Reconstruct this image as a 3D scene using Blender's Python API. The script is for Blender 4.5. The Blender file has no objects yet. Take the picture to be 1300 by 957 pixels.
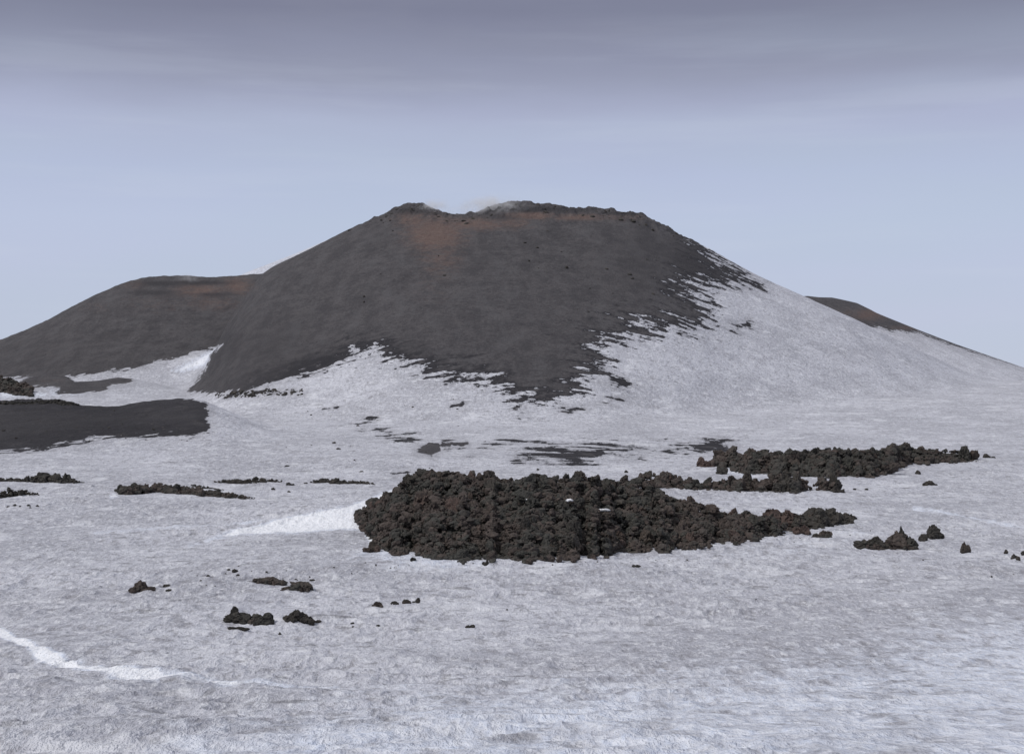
import bpy, math, random
import numpy as np
random.seed(7)
rng = np.random.default_rng(7)
C = bpy.context.scene.collection
F32 = np.float32

# ------------------------------------------------------------------ frame
# Eye at the origin, level, looking along +y.  A ray is (u-650)/FP sideways and (HR-v)/FP upwards per metre.
FP, HR = 1786.0, 520.0

def pl(pts, u):
    p = np.array(pts, float)
    return np.interp(u, p[:, 0], p[:, 1])

# ------------------------------------------------------------------ noise
def _h(ix, iy, iz, s):
    n = (ix.astype(np.int64) * 374761393 + iy.astype(np.int64) * 668265263 + iz.astype(np.int64) * 2147483647 + s * 974711) & 0xffffffff
    n = ((n ^ (n >> 13)) * 1274126177) & 0xffffffff
    return ((n ^ (n >> 16)) & 0xffff).astype(F32) / F32(32767.5) - F32(1)

def vnoise(x, y, z=None, s=0):
    """smooth value noise in -1..1; 2-D when z is None"""
    x = np.asarray(x, float); y = np.asarray(y, float)
    fx = np.floor(x); fy = np.floor(y)
    tx = (x - fx).astype(F32); ty = (y - fy).astype(F32)
    tx = tx * tx * tx * (tx * (tx * 6 - 15) + 10); ty = ty * ty * ty * (ty * (ty * 6 - 15) + 10)
    def layer(k):
        a = _h(fx, fy, k, s); b = _h(fx + 1, fy, k, s); c = _h(fx, fy + 1, k, s); d = _h(fx + 1, fy + 1, k, s)
        ab = a + (b - a) * tx
        return ab + ((c + (d - c) * tx) - ab) * ty
    if z is None:
        return layer(np.zeros_like(fx))
    z = np.asarray(z, float)
    fz = np.floor(z); tz = (z - fz).astype(F32); tz = tz * tz * tz * (tz * (tz * 6 - 15) + 10)
    a = layer(fz); b = layer(fz + 1)
    return a + (b - a) * tz

def fbm(x, y, z=None, o=4, s=0, g=0.5, l=2.03):
    t = 0; a = 1.0; n = 0
    for i in range(o):
        t = t + a * vnoise(x, y, z, s + i * 17); n += a
        x = x * l + 3.1; y = y * l + 1.7
        if z is not None: z = z * l + 5.3
        a *= g
    return t / n

def smax(a, b, k):
    h = np.clip(0.5 + 0.5 * (a - b) / k, 0, 1)
    return b + (a - b) * h + k * h * (1 - h)

# ------------------------------------------------------------------ terrain shape
GY = [(-4000, 30), (-60, 2), (0, -1.7), (20, -4.9), (40, -8.3), (55, -10.1), (75, -11.3), (100, -11.8), (130, -11.8), (170, -11.2),
      (220, -9.8), (280, -7.0), (340, -3.0), (420, 3.0), (500, 9.0), (560, 12), (700, 12), (900, 4), (1300, -30), (4000, -120)]

CONE = [(-400, 600), (100, 575), (200, 540), (238, 500), (255, 470), (275, 440), (291, 408), (312, 376), (330, 352), (345, 341), (369, 329.5), (400, 314),
        (440, 293.5), (470, 280), (490, 271.5), (505, 264), (518, 259), (535, 258.6), (545, 263), (558, 270), (570, 273.5), (585, 274),
        (600, 272), (615, 268), (628, 262), (645, 257.5), (665, 257), (690, 259), (712, 260.5), (722, 264.5), (750, 265),
        (775, 267), (793, 270), (800, 269), (815, 274.5), (840, 287), (870, 302), (900, 318), (920, 329.5), (950, 345),
        (985, 362), (1025, 380), (1060, 396), (1095, 411), (1137, 431), (1167, 446), (1230, 475), (1300, 506), (1400, 540), (1600, 590)]
CONEY = [(-400, 560), (238, 500), (345, 545), (490, 522), (570, 516), (800, 524), (950, 555), (1300, 560), (1600, 560)]
LEFT = [(-600, 560), (-200, 505), (-100, 470), (0, 433), (60, 407), (110, 380), (145, 364), (165, 356), (182, 351.5), (210, 349), (235, 349.5), (262, 351),
        (290, 350), (310, 348), (345, 345), (400, 350), (470, 380), (560, 440), (800, 560)]
GULL = [(-600, 620), (0, 560), (230, 520), (262, 400), (290, 356), (312, 348.5), (345, 336), (372, 325.5), (390, 318), (404, 311), (418, 304), (470, 320), (520, 400), (700, 600)]
FAR = [(600, 560), (900, 420), (980, 380), (1025, 376), (1040, 378), (1056, 378), (1070, 381), (1088, 385), (1106, 394), (1112, 398), (1130, 405), (1165, 419),
       (1215, 438), (1300, 467), (1420, 505), (1800, 590)]
MND = [(-400, 520), (-60, 512), (0, 510), (30, 509), (60, 507.5), (92, 509.5), (102, 514), (150, 515), (200, 509), (235, 506.5), (256, 508), (275, 516), (310, 531), (380, 560), (500, 600)]
MND2 = [(-200, 488), (0, 484), (28, 480), (55, 474.5), (85, 478), (96, 485.5), (125, 483), (150, 479), (170, 481), (200, 487), (260, 500), (330, 530), (420, 580)]

_UT = np.arange(-1400, 2600, 1.0)
_SM = {}
def smooth_pl(pts, u, sig):
    key = (id(pts), sig)
    if key not in _SM:
        kk = np.exp(-.5 * (np.arange(-3 * sig, 3 * sig + 1) / sig) ** 2); kk /= kk.sum()
        t = pl(pts, _UT); _SM[key] = np.convolve(np.pad(t, 3 * sig, mode='edge'), kk, 'valid')
    return np.interp(u, _UT, _SM[key])

def ridge(u, y, crest, yc, zmax, s, sb, sig=14, keep=14.0):
    # the traced crest shapes the top; lower down only its smoothed form carries on
    near = np.exp(-((y - yc) / keep) ** 2)
    vc = smooth_pl(crest, u, sig); vc = vc + (smooth_pl(crest, u, 1) - vc) * near
    zc = (HR - vc) / FP * yc
    dxe = np.maximum(zmax - zc, 0) / s
    dy = y - yc
    front = zc - s * (np.sqrt(dxe ** 2 + dy ** 2) - dxe)
    back = zc - sb * dy
    return np.where(dy < 0, front, back)

def terrain(u, y, detail=True):
    """returns z and the index of the layer that carries the surface"""
    u = np.asarray(u, float); y = np.asarray(y, float)
    uc = np.clip(u, -900, 2200)
    x = (u - 650) / FP * y
    g = np.interp(y, *np.array(GY).T)
    # widen the table's corners
    for d in (6, 12):
        g = 0.5 * g + 0.25 * (np.interp(y * (1 + d / 300), *np.array(GY).T) + np.interp(y * (1 - d / 300), *np.array(GY).T))
    near = np.clip((y - 35) / 40, 0, 1) * np.clip((460 - y) / 120, 0, 1)
    g = g + near * (0.55 * fbm(x / 38, y / 38, o=2, s=3) + 0.18 * fbm(x / 11, y / 9, o=2, s=9))
    # drift bank left of the lava, snow swell along the near edge
    g = g + 0.9 * np.exp(-((y - (152 + 0.35 * (x + 20))) / 5.5) ** 2) * np.clip((-x - 9) / 8, 0, 1) * np.clip((x + 36) / 18, 0, 1)
    z = g; lab = np.zeros(z.shape, np.int8)
    yc = smooth_pl(CONEY, uc, 60)
    if detail:
        rough = fbm(x / 16, y / 16, o=4, s=21)
        fine = fbm(x / 3.2, y / 3.2, o=3, s=33)
    def add(zn, k, i, z, lab):
        lab = np.where(zn > z, i, lab).astype(np.int8)
        return smax(zn, z, k), lab
    zfar = ridge(uc, y, FAR, 1000.0, 95, 0.42, 0.4)
    zg = ridge(uc, y, GULL, 760.0, 110, 0.42, 0.4)
    zl = ridge(uc, y, LEFT, 620.0, 60, 0.40, 0.35)
    zc = ridge(uc, y, CONE, yc, 77, 0.45, 0.5, 22, 22.0)
    m1 = ridge(uc, y, MND, 332.0, 3, 0.165, 0.10)
    m2 = ridge(uc, y, MND2, 470.0, 14, 0.22, 0.15, 20, 10.0)
    if detail:
        zl = zl + 0.55 * rough + 0.30 * fine
        crest = np.exp(-((y - yc + 8) / 13) ** 2) * np.clip((uc - 440) / 40, 0, 1) * np.clip((930 - uc) / 60, 0, 1)
        zc = zc + 0.5 * fbm(x / 13 + y / 40, y / 70, o=4, s=51) * np.clip((890 - uc) / 80, 0, 1) * np.clip((yc - y) / 40, 0, 1) + 0.45 * rough + 0.14 * fine + crest * (1.25 * fbm(x / 2.2, y / 5, o=3, s=41) + 0.3)
        # low shelf under the rim: a step in the scoria
        m1 = m1 + 0.40 * rough + 0.22 * fine + 0.55 * np.clip((100 - uc) / 30, 0, 1) * np.exp(-((y - 330) / 7) ** 2) * fbm(x / 1.2, y / 2, o=3, s=47)
        m2 = m2 + 0.2 * rough
    z, lab = add(zfar, 2.0, 4, z, lab)
    z, lab = add(zg, 2.0, 5, z, lab)
    z, lab = add(zl, 5.0, 2, z, lab)
    z, lab = add(m2, 1.2, 6, z, lab)
    z, lab = add(m1, 2.0, 3, z, lab)
    z, lab = add(zc, 6.0, 1, z, lab)
    return z, lab

def cups(xs, ys):
    """sun cups and melt ripples in the nearer snow; real relief, about a hand to a knee deep"""
    w = np.clip((330 - ys) / 150, 0, 1)
    wx = xs + .6 * vnoise(xs / 2.5, ys / 2.5, s=71); wy = ys + .6 * vnoise(xs / 2.5 + 9, ys / 2.5, s=72)
    cup = np.abs(vnoise(wx / 1.15, wy / 1.1, s=81)) * .75 + np.abs(vnoise(wx / .5, wy / .42, s=85)) * .3
    cup = cup + np.abs(vnoise(wx / 3.6, wy / 2.6, s=88)) * 1.1 + vnoise(wx / 7.5, wy / 4.5, s=89) * .8
    patch = .45 + .55 * np.clip(fbm(xs / 14, ys / 14, o=2, s=90) * 1.6 + .5, 0, 1)
    return (-.27 * cup * w * patch).astype(float) * np.clip((ys - 12) / 12, 0, 1)

_ys = np.concatenate([np.linspace(16, 140, 1500), np.linspace(140.2, 560, 2400)])
def ground(u, v):
    """where the ray of pixel (u, v) meets the ground: x, y, z"""
    z, _ = terrain(np.full(_ys.shape, float(u)), _ys, False)
    hit = np.nonzero(z >= (HR - v) / FP * _ys)[0]
    i = hit[0] if len(hit) else len(_ys) - 1
    y = _ys[i]
    if y > 340: return (u - 650) / FP * y, y, z[i]
    y2 = np.linspace(y - 4, y + 14, 300); z2 = np.interp(y2, _ys, z) + cups((u - 650) / FP * y2, y2)
    hit = np.nonzero(z2 >= (HR - v) / FP * y2)[0]
    i = hit[0] if len(hit) else 299
    return (u - 650) / FP * y2[i], y2[i], z2[i] - .02

# ------------------------------------------------------------------ traced cover of ash, clean snow, rust
def sdist(px, py, poly):
    """signed distance (positive inside) to a polygon"""
    p = np.array(poly, float); n = len(p)
    d = np.full(px.shape, 1e9, F32); ins = np.zeros(px.shape, bool)
    for i in range(n):
        ax, ay = p[i]; bx, by = p[(i + 1) % n]
        ex, ey = bx - ax, by - ay
        t = np.clip(((px - ax) * ex + (py - ay) * ey) / (ex * ex + ey * ey + 1e-9), 0, 1)
        d = np.minimum(d, ((px - ax - t * ex) ** 2 + (py - ay - t * ey) ** 2).astype(F32))
        if by != ay:
            c = (ay > py) != (by > py)
            ins ^= c & (px < (bx - ax) * (py - ay) / (by - ay) + ax)
    d = np.sqrt(d)
    return np.where(ins, d, -d)

def line_d(px, py, pts):
    p = np.array(pts, float); d = np.full(px.shape, 1e9, F32)
    for i in range(len(p) - 1):
        ax, ay = p[i]; bx, by = p[i + 1]; ex, ey = bx - ax, by - ay
        t = np.clip(((px - ax) * ex + (py - ay) * ey) / (ex * ex + ey * ey + 1e-9), 0, 1)
        d = np.minimum(d, ((px - ax - t * ex) ** 2 + (py - ay - t * ey) ** 2).astype(F32))
    return np.sqrt(d)

ASH_MAIN = [(-700, 482), (-100, 482), (0, 480), (40, 478), (95, 487), (84, 477), (115, 475), (176, 466), (217, 454), (250, 447), (281, 439),
            (267, 450), (262, 467), (250, 482), (237, 497), (257, 498), (294, 498), (332, 491), (365, 480), (385, 475), (406, 467), (432, 461),
            (450, 446), (478, 447), (505, 457), (530, 465), (560, 474), (600, 480), (640, 490), (652, 507), (690, 508), (738, 498),
            (748, 478), (770, 458), (765, 440), (780, 424), (815, 418), (850, 416), (890, 412), (905, 398), (893, 384), (872, 366),
            (900, 361), (935, 357), (946, 347), (925, 333), (905, 318), (880, 290), (880, 100), (-700, 100)]
ASH_MND = [(-700, 600), (-200, 592), (-60, 580), (0, 574), (60, 567), (100, 561), (140, 553), (200, 552), (250, 551.5), (263, 548), (268, 543), (264, 528), (260, 512), (250, 505),
           (200, 504), (150, 510), (100, 508), (60, 503), (-700, 503)]
ASH_MND2 = [(24, 483), (60, 472), (85, 474), (95, 484), (120, 482), (150, 477), (168, 478), (166, 486), (140, 489), (132, 496), (100, 500), (72, 498), (76, 492), (60, 490), (40, 491), (24, 494)]
ASH_FAR = [(900, 300), (1300, 300), (1300, 466), (1215, 440), (1170, 424), (1130, 419), (1116, 416), (1097, 414), (1000, 395)]
TRI = [(529, 573), (544, 558), (560, 559), (559, 571), (548, 578)]
STREAKS = [  # polygon, raggedness, bias
    ([(452, 540), (470, 524), (478, 528), (462, 542)], 9, -2), ([(475, 541), (500, 552), (530, 558), (590, 562), (585, 571), (560, 564), (510, 558), (478, 548)], 8, -1),
    ([(560, 559), (592, 562), (586, 568), (558, 566)], 4, 1), ([(595, 572), (640, 557), (668, 558), (620, 570), (590, 580)], 6, -2),
    ([(650, 572), (680, 563), (730, 563), (790, 567), (840, 568), (900, 560), (930, 556), (926, 570), (880, 574), (800, 574), (740, 588), (650, 586)], 11, -3.2),
    ([(875, 564), (900, 558), (925, 557), (918, 570), (880, 572)], 6, 1), ([(575, 512), (588, 510), (588, 517), (572, 517)], 6, -1),
    ([(715, 522), (732, 514), (740, 519), (720, 524)], 6, -1), ([(755, 508), (790, 505), (792, 510), (765, 512)], 7, -2),
    ([(760, 486), (790, 478), (808, 486), (795, 494), (770, 488)], 9, -1), ([(920, 412), (950, 405), (962, 418), (930, 426)], 7, -3),
    ([(938, 348), (976, 359), (968, 368), (935, 360)], 8, -1), ([(495, 600), (520, 598), (522, 604), (498, 606)], 6, -2),
    ([(270, 498), (330, 494), (388, 499), (320, 502), (280, 505)], 5, -1.5), ([(405, 516), (432, 515), (430, 522), (408, 520)], 8, -4),
    ([(205, 470), (262, 445), (258, 470), (215, 492)], 7, -6)]
CLEAN = [([(270, 677), (310, 668), (345, 658), (400, 648), (440, 642), (470, 631), (500, 620), (540, 616), (540, 650), (470, 690), (462, 672), (420, 670), (385, 674), (330, 673)], 4, 1.35),
         ([(462, 690), (470, 685), (540, 700), (620, 706), (625, 716), (560, 720), (500, 716), (440, 706)], 10, .55),
         ([(218, 470), (262, 447), (276, 441), (262, 465), (230, 474)], 5, .8), ([(138, 627), (146, 624), (150, 631), (140, 632)], 2, .9),
         ([(330, 905), (480, 872), (640, 862), (800, 850), (1000, 836), (1120, 815), (1180, 790), (1400, 765), (1400, 1100), (100, 1100), (180, 940)], 44, .60),
         ([(905, 596), (935, 590), (960, 601), (930, 602)], 4, .7), ([(640, 690), (1085, 670), (1120, 690), (1080, 705), (860, 715), (640, 722)], 12, .22),
         ([(1070, 672), (1085, 668), (1110, 676), (1085, 682)], 5, .4), ([(60, 493), (90, 492), (110, 502), (60, 505)], 6, .5), ([(0, 494), (60, 498), (60, 504), (0, 507)], 3, .6)]
CLINES = [([(-60, 770), (-20, 785), (15, 806), (50, 824), (90, 838), (140, 848), (200, 854)], 5.5, 1.2), ([(196, 853), (250, 856), (300, 859)], 3.8, .8), ([(300, 859), (380, 862), (430, 866)], 3, .62),
          ([(1160, 644), (1200, 649), (1240, 656), (1300, 668)], 2.2, .6), ([(120, 676), (200, 668), (280, 664), (330, 655)], 3, .45), ([(240, 690), (300, 676)], 3, .5)]

RUST = [  # centre u, v, radii, amount
    (552, 297, 40, 24, 1.15), (525, 280, 28, 12, .8), (600, 285, 55, 9, .9), (560, 328, 30, 26, .6), (672, 274, 34, 6, 1.1), (735, 276, 40, 5, .95), (790, 276, 40, 6, .5), (650, 283, 30, 10, .7),
    (545, 365, 45, 40, .22), (255, 368, 38, 10, .85), (300, 362, 22, 12, .9), (270, 385, 40, 12, .5), (170, 362, 22, 8, .45), (200, 385, 70, 22, .25),
    (1105, 399, 26, 9, .9), (1080, 396, 20, 8, .4), (1150, 416, 24, 4, .6), (120, 390, 40, 12, .25), (60, 484, 40, 10, .25), (20, 492, 24, 10, .5)]
DARK = [(250, 359, 55, 3.5, .95), (205, 360, 40, 4, .9), (195, 372, 34, 4, .8), (270, 374, 30, 3, .8), (690, 266, 75, 4.5, .9), (525, 268, 36, 5, .7), (790, 271, 40, 3, .8), (480, 300, 14, 22, .35),
        (640, 276, 40, 5, .5), (50, 520, 70, 5, .8), (100, 540, 230, 40, .85), (890, 335, 60, 40, .7), (820, 330, 70, 60, .35), (250, 300, 10, 10, 0), (330, 440, 90, 60, .35), (60, 450, 120, 30, .3)]

# ------------------------------------------------------------------ materials
def nmat(name):
    m = bpy.data.materials.new(name); m.use_nodes = True
    nt = m.node_tree; nt.nodes.clear()
    out = nt.nodes.new('ShaderNodeOutputMaterial')
    return m, nt, out

class N:
    def __init__(s, nt): s.nt = nt
    def n(s, t, **k):
        o = s.nt.nodes.new(t)
        for a, b in k.items(): setattr(o, a, b)
        return o
    def set(s, sock, val):
        if isinstance(val, bpy.types.NodeSocket): s.nt.links.new(val, sock)
        else: sock.default_value = val
    def math(s, op, a, b=0.0, c=0.0, clamp=False):
        o = s.n('ShaderNodeMath', operation=op, use_clamp=clamp)
        for i, q in enumerate((a, b, c)): s.set(o.inputs[i], q)
        return o.outputs[0]
    def vmath(s, op, a, b):
        o = s.n('ShaderNodeVectorMath', operation=op); s.set(o.inputs[0], a); s.set(o.inputs[1], b); return o.outputs[0]
    def noise(s, vec, scale, detail=4, rough=.55, lac=2.0):
        o = s.n('ShaderNodeTexNoise', noise_dimensions='3D'); s.set(o.inputs['Vector'], vec)
        s.set(o.inputs['Scale'], scale); s.set(o.inputs['Detail'], detail); s.set(o.inputs['Roughness'], rough); s.set(o.inputs['Lacunarity'], lac)
        return o.outputs[0]
    def voro(s, vec, scale, feature='F1', out=0):
        o = s.n('ShaderNodeTexVoronoi', feature=feature); s.set(o.inputs['Vector'], vec); s.set(o.inputs['Scale'], scale); return o.outputs[out]
    def mix(s, f, a, b, mode='MIX'):
        o = s.n('ShaderNodeMix', data_type='RGBA', blend_type=mode); s.set(o.inputs[0], f)
        for i, q in ((6, a), (7, b)):
            s.set(o.inputs[i], q if isinstance(q, bpy.types.NodeSocket) else (*q, 1))
        return o.outputs[2]
    def step(s, x, a, b, lo=0.0, hi=1.0):
        o = s.n('ShaderNodeMapRange', interpolation_type='SMOOTHSTEP'); s.set(o.inputs[0], x)
        for i, q in enumerate((a, b, lo, hi)): s.set(o.inputs[i + 1], q)
        return o.outputs[0]
    def attr(s, name):
        o = s.n('ShaderNodeAttribute', attribute_name=name); return o.outputs['Fac']

def ground_material():
    m, nt, out = nmat('ashy_snow_and_scoria'); k = N(nt)
    P = k.n('ShaderNodeNewGeometry').outputs['Position']
    ash, rag, clean, rust, dark = (k.attr(a) for a in ('ash', 'rag', 'clean', 'rust', 'dark'))
    # --- where ash lies bare: traced edge + fractal tongues that follow the contour lines
    sx = k.n('ShaderNodeSeparateXYZ'); k.set(sx.inputs[0], P)
    arch = k.math('SQRT', k.math('ADD', k.math('POWER', k.math('ABSOLUTE', k.math('SUBTRACT', sx.outputs[0], 8.0)), 2.0), 300.0))
    cb = k.n('ShaderNodeCombineXYZ')          # melt layers: they arch over the front of the cone and dip to both sides
    k.set(cb.inputs[0], k.math('MULTIPLY', sx.outputs[0], 1 / 5.5)); k.set(cb.inputs[1], k.math('MULTIPLY', sx.outputs[1], 1 / 3.6))
    k.set(cb.inputs[2], k.math('MULTIPLY_ADD', arch, .30, sx.outputs[2]))
    streak = k.noise(cb.outputs[0], .62, 7, .60)
    crumb = k.noise(k.vmath('MULTIPLY', P, (.95, .14, 2.0)), .5, 6, .66)
    nn = k.math('ADD', k.math('MULTIPLY', k.math('SUBTRACT', streak, .5), 12.5), k.math('MULTIPLY', k.math('SUBTRACT', crumb, .5), 6.0))
    av = k.math('ADD', ash, k.math('MULTIPLY', nn, rag))
    am = k.step(av, -.7, .7)
    # --- scoria colours
    a1 = k.noise(k.vmath('MULTIPLY', P, (1, 1, 2.2)), .16, 7, .62)
    a2 = k.noise(k.vmath('MULTIPLY', P, (1, 1, 2.6)), .9, 5, .7)
    a3 = k.noise(k.vmath('MULTIPLY', P, (1, .6, 1.6)), 2.4, 4, .7)
    base = k.mix(k.step(a1, .3, .7), (.052, .049, .053), (.086, .080, .083))
    base = k.mix(k.math('MULTIPLY', k.step(a2, .50, .64), .62), base, (.100, .096, .100))
    base = k.mix(k.math('MULTIPLY', k.step(a2, .48, .36), .7), base, (.036, .034, .038))
    base = k.mix(k.math('MULTIPLY', k.step(a3, .55, .68), .5), base, (.108, .104, .107))
    base = k.mix(k.math('MULTIPLY', k.step(a3, .45, .33), .55), base, (.032, .030, .033))
    chute = k.noise(k.vmath('MULTIPLY', P, (.16, .05, .05)), 1.0, 6, .66)
    base = k.mix(k.math('MULTIPLY', k.step(chute, .51, .63), .34), base, (.098, .095, .100))
    base = k.mix(k.math('MULTIPLY', k.step(chute, .48, .38), .38), base, (.042, .040, .044))
    rn = k.noise(k.vmath('MULTIPLY', P, (.8, .5, 2.0)), .40, 7, .68)
    rr = k.math('MULTIPLY', k.step(k.math('ADD', rust, k.math('MULTIPLY', k.math('SUBTRACT', rn, .5), 1.5)), .05, 1.15), k.step(rust, .02, .3))
    base = k.mix(rr, base, k.mix(k.step(a2, .42, .58), (.112, .074, .066), (.138, .102, .088)))
    dk = k.math('MULTIPLY', k.step(k.math('ADD', dark, k.math('MULTIPLY', k.math('SUBTRACT', a2, .5), 1.5)), .1, .95), k.step(dark, .02, .2))
    base = k.mix(dk, base, (.036, .034, .037))
    # wet rim next to melting snow
    fl = k.noise(k.vmath('MULTIPLY', P, (.55, .35, 1.3)), 1.5, 5, .66)
    sp = k.math('ADD', fl, k.math('DIVIDE', k.math('MINIMUM', ash, 0.0), 300.0))
    am = k.math('MAXIMUM', am, k.math('MULTIPLY', k.step(sp, .588, .615), k.step(rag, 4, 7)))
    wet = k.math('MULTIPLY', k.step(av, 30, 6), k.step(rag, 1.2, 3.2))
    wet = k.math('MULTIPLY', wet, k.step(k.noise(P, .25, 4, .6), .32, .46))
    base = k.mix(k.math('MULTIPLY', wet, .9), base, (.022, .021, .025))
    stone = k.step(k.voro(P, .55), .16, .10)
    pick = k.step(k.noise(P, .13, 2, .5), .55, .62)
    base = k.mix(k.math('MULTIPLY', k.math('MULTIPLY', stone, pick), .6), base, (.12, .11, .11))
    # --- dusty snow
    s1 = k.noise(k.vmath('MULTIPLY', P, (.5, .42, 1)), .11, 6, .62)
    s6 = k.noise(k.vmath('MULTIPLY', P, (.35, .5, 1)), .30, 4, .58)
    s2 = k.noise(k.vmath('MULTIPLY', P, (.85, .36, 1)), 1.1, 6, .70)
    s3 = k.noise(k.vmath('MULTIPLY', P, (1, .34, 1.2)), 5.0, 4, .75)
    s4 = k.noise(k.vmath('MULTIPLY', P, (.28, .22, 1)), .50, 6, .66)
    s5 = k.noise(k.vmath('MULTIPLY', P, (.6, .30, 1)), 2.3, 5, .72)
    snow = k.mix(k.step(s1, .38, .62), (.405, .410, .455), (.535, .542, .595))
    snow = k.mix(k.math('MULTIPLY', k.step(s6, .44, .34), .5), snow, (.33, .33, .365))
    snow = k.mix(k.math('MULTIPLY', k.step(s6, .56, .66), .5), snow, (.64, .65, .70))
    snow = k.mix(k.math('MULTIPLY', k.step(s2, .53, .62), .55), snow, (.64, .65, .69))
    snow = k.mix(k.math('MULTIPLY', k.step(s2, .47, .37), .6), snow, (.26, .255, .275))
    snow = k.mix(k.math('MULTIPLY', k.step(s5, .55, .62), .62), snow, (.72, .73, .76))
    snow = k.mix(k.math('MULTIPLY', k.step(s5, .44, .37), .5), snow, (.22, .217, .232))
    snow = k.mix(k.math('MULTIPLY', k.step(s3, .46, .37), .45), snow, (.22, .217, .23))
    snow = k.mix(k.math('MULTIPLY', k.step(s3, .54, .62), .5), snow, (.74, .75, .78))
    snow = k.mix(k.math('MULTIPLY', k.step(s4, .575, .635), .55), snow, (.72, .73, .77))
    snow = k.mix(k.math('MULTIPLY', k.step(av, -12, 0), .30), snow, (.20, .195, .21))
    # thin dirt lines left by melting layers, only where the sheet is old
    lines = k.noise(k.vmath('MULTIPLY', P, (.22, .55, 2.2)), 1.3, 5, .65)
    snow = k.mix(k.math('MULTIPLY', k.math('MULTIPLY', k.step(lines, .58, .66), k.step(s1, .40, .55)), .6), snow, (.15, .147, .155))
    fleck = k.math('MULTIPLY', k.step(k.voro(P, 1.1), .085, .05), k.step(k.noise(P, .11, 3, .5), .56, .66))
    snow = k.mix(k.math('MULTIPLY', fleck, .8), snow, (.07, .065, .065))
    cn = k.math('ADD', k.math('MULTIPLY', k.math('SUBTRACT', s2, .5), 1.3), k.math('MULTIPLY', k.math('SUBTRACT', s5, .5), .9))
    cl = k.math('MULTIPLY', k.step(k.math('ADD', clean, cn), .18, .92), k.step(clean, .02, .2))
    snow = k.mix(cl, snow, k.mix(k.math('MULTIPLY', k.step(s3, .35, .6), k.step(clean, .4, 1.0, .45, 1.0)), k.mix(k.step(clean, .6, .95), (.60, .655, .775), (.80, .825, .875)), (.90, .91, .94)))
    col = k.mix(am, snow, base)
    b = k.n('ShaderNodeBsdfPrincipled'); k.set(b.inputs['Base Color'], col)
    k.set(b.inputs['Roughness'], k.math('MULTIPLY_ADD', am, .25, .68)); b.inputs['Specular IOR Level'].default_value = .25
    hs = k.math('ADD', k.math('MULTIPLY', s5, .45), k.math('MULTIPLY', s2, .5))
    ha = k.math('ADD', k.math('MULTIPLY', a2, .55), k.math('MULTIPLY', a3, .28))
    hh = k.n('ShaderNodeMix', data_type='FLOAT'); k.set(hh.inputs[0], am); k.set(hh.inputs[2], hs); k.set(hh.inputs[3], ha)
    hgt = k.math('SUBTRACT', hh.outputs[0], k.math('MULTIPLY', am, .12))
    bp = k.n('ShaderNodeBump'); bp.inputs['Strength'].default_value = .8; bp.inputs['Distance'].default_value = .9; k.set(bp.inputs['Height'], hgt)
    k.set(b.inputs['Normal'], bp.outputs[0]); k.set(out.inputs[0], b.outputs[0])
    return m

def rock_material(name, c0, c1, c2):
    m, nt, out = nmat(name); k = N(nt)
    P = k.n('ShaderNodeNewGeometry').outputs['Position']
    n1 = k.noise(P, .16, 4, .6); n2 = k.noise(P, 1.6, 5, .65); n3 = k.noise(P, 7.0, 4, .7)
    rnd = k.n('ShaderNodeObjectInfo').outputs['Random']; tint = k.attr('tint')
    t = k.math('ADD', k.math('MULTIPLY', rnd, .3), tint)
    col = k.mix(k.step(n1, .40, .60), c0, c1)
    col = k.mix(k.math('MULTIPLY', k.step(k.math('ADD', n1, k.math('MULTIPLY', t, .35)), .52, .78), .95), col, c2)
    col = k.mix(k.math('MULTIPLY', k.step(n2, .42, .58), .7), col, k.mix(.5, col, (.014, .013, .013)))
    col = k.mix(k.math('MULTIPLY', k.step(n3, .53, .65), .5), col, (.135, .128, .112))
    b = k.n('ShaderNodeBsdfPrincipled'); k.set(b.inputs['Base Color'], col); b.inputs['Roughness'].default_value = .93; b.inputs['Specular IOR Level'].default_value = .2
    h = k.math('ADD', k.math('MULTIPLY', k.noise(P, 3.4, 5, .7), .5), k.math('MULTIPLY', k.voro(P, 5.0), .16))
    bp = k.n('ShaderNodeBump'); bp.inputs['Strength'].default_value = 1.0; bp.inputs['Distance'].default_value = .4; k.set(bp.inputs['Height'], h)
    k.set(b.inputs['Normal'], bp.outputs[0]); k.set(out.inputs[0], b.outputs[0])
    return m

M_GROUND = ground_material()
M_ROCK = rock_material('dark_clinker_lava', (.062, .061, .055), (.068, .065, .058), (.092, .073, .065))
M_GREY = rock_material('grey_clinker_lava', (.053, .051, .047), (.061, .058, .052), (.074, .066, .058))
M_RUST = rock_material('rusty_clinker_lava', (.077, .064, .054), (.096, .073, .062), (.112, .079, .069))
def snow_material():
    m, nt, out = nmat('clean_snow'); k = N(nt)
    P = k.n('ShaderNodeNewGeometry').outputs['Position']
    b = k.n('ShaderNodeBsdfPrincipled'); k.set(b.inputs['Base Color'], k.mix(k.step(k.noise(P, 3, 4, .6), .35, .65), (.78, .79, .82), (.90, .905, .92)))
    b.inputs['Roughness'].default_value = .7
    bp = k.n('ShaderNodeBump'); bp.inputs['Strength'].default_value = .5; bp.inputs['Distance'].default_value = .2; k.set(bp.inputs['Height'], k.noise(P, 5, 4, .6))
    k.set(b.inputs['Normal'], bp.outputs[0]); k.set(out.inputs[0], b.outputs[0]); return m
M_SNOW = snow_material()

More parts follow.
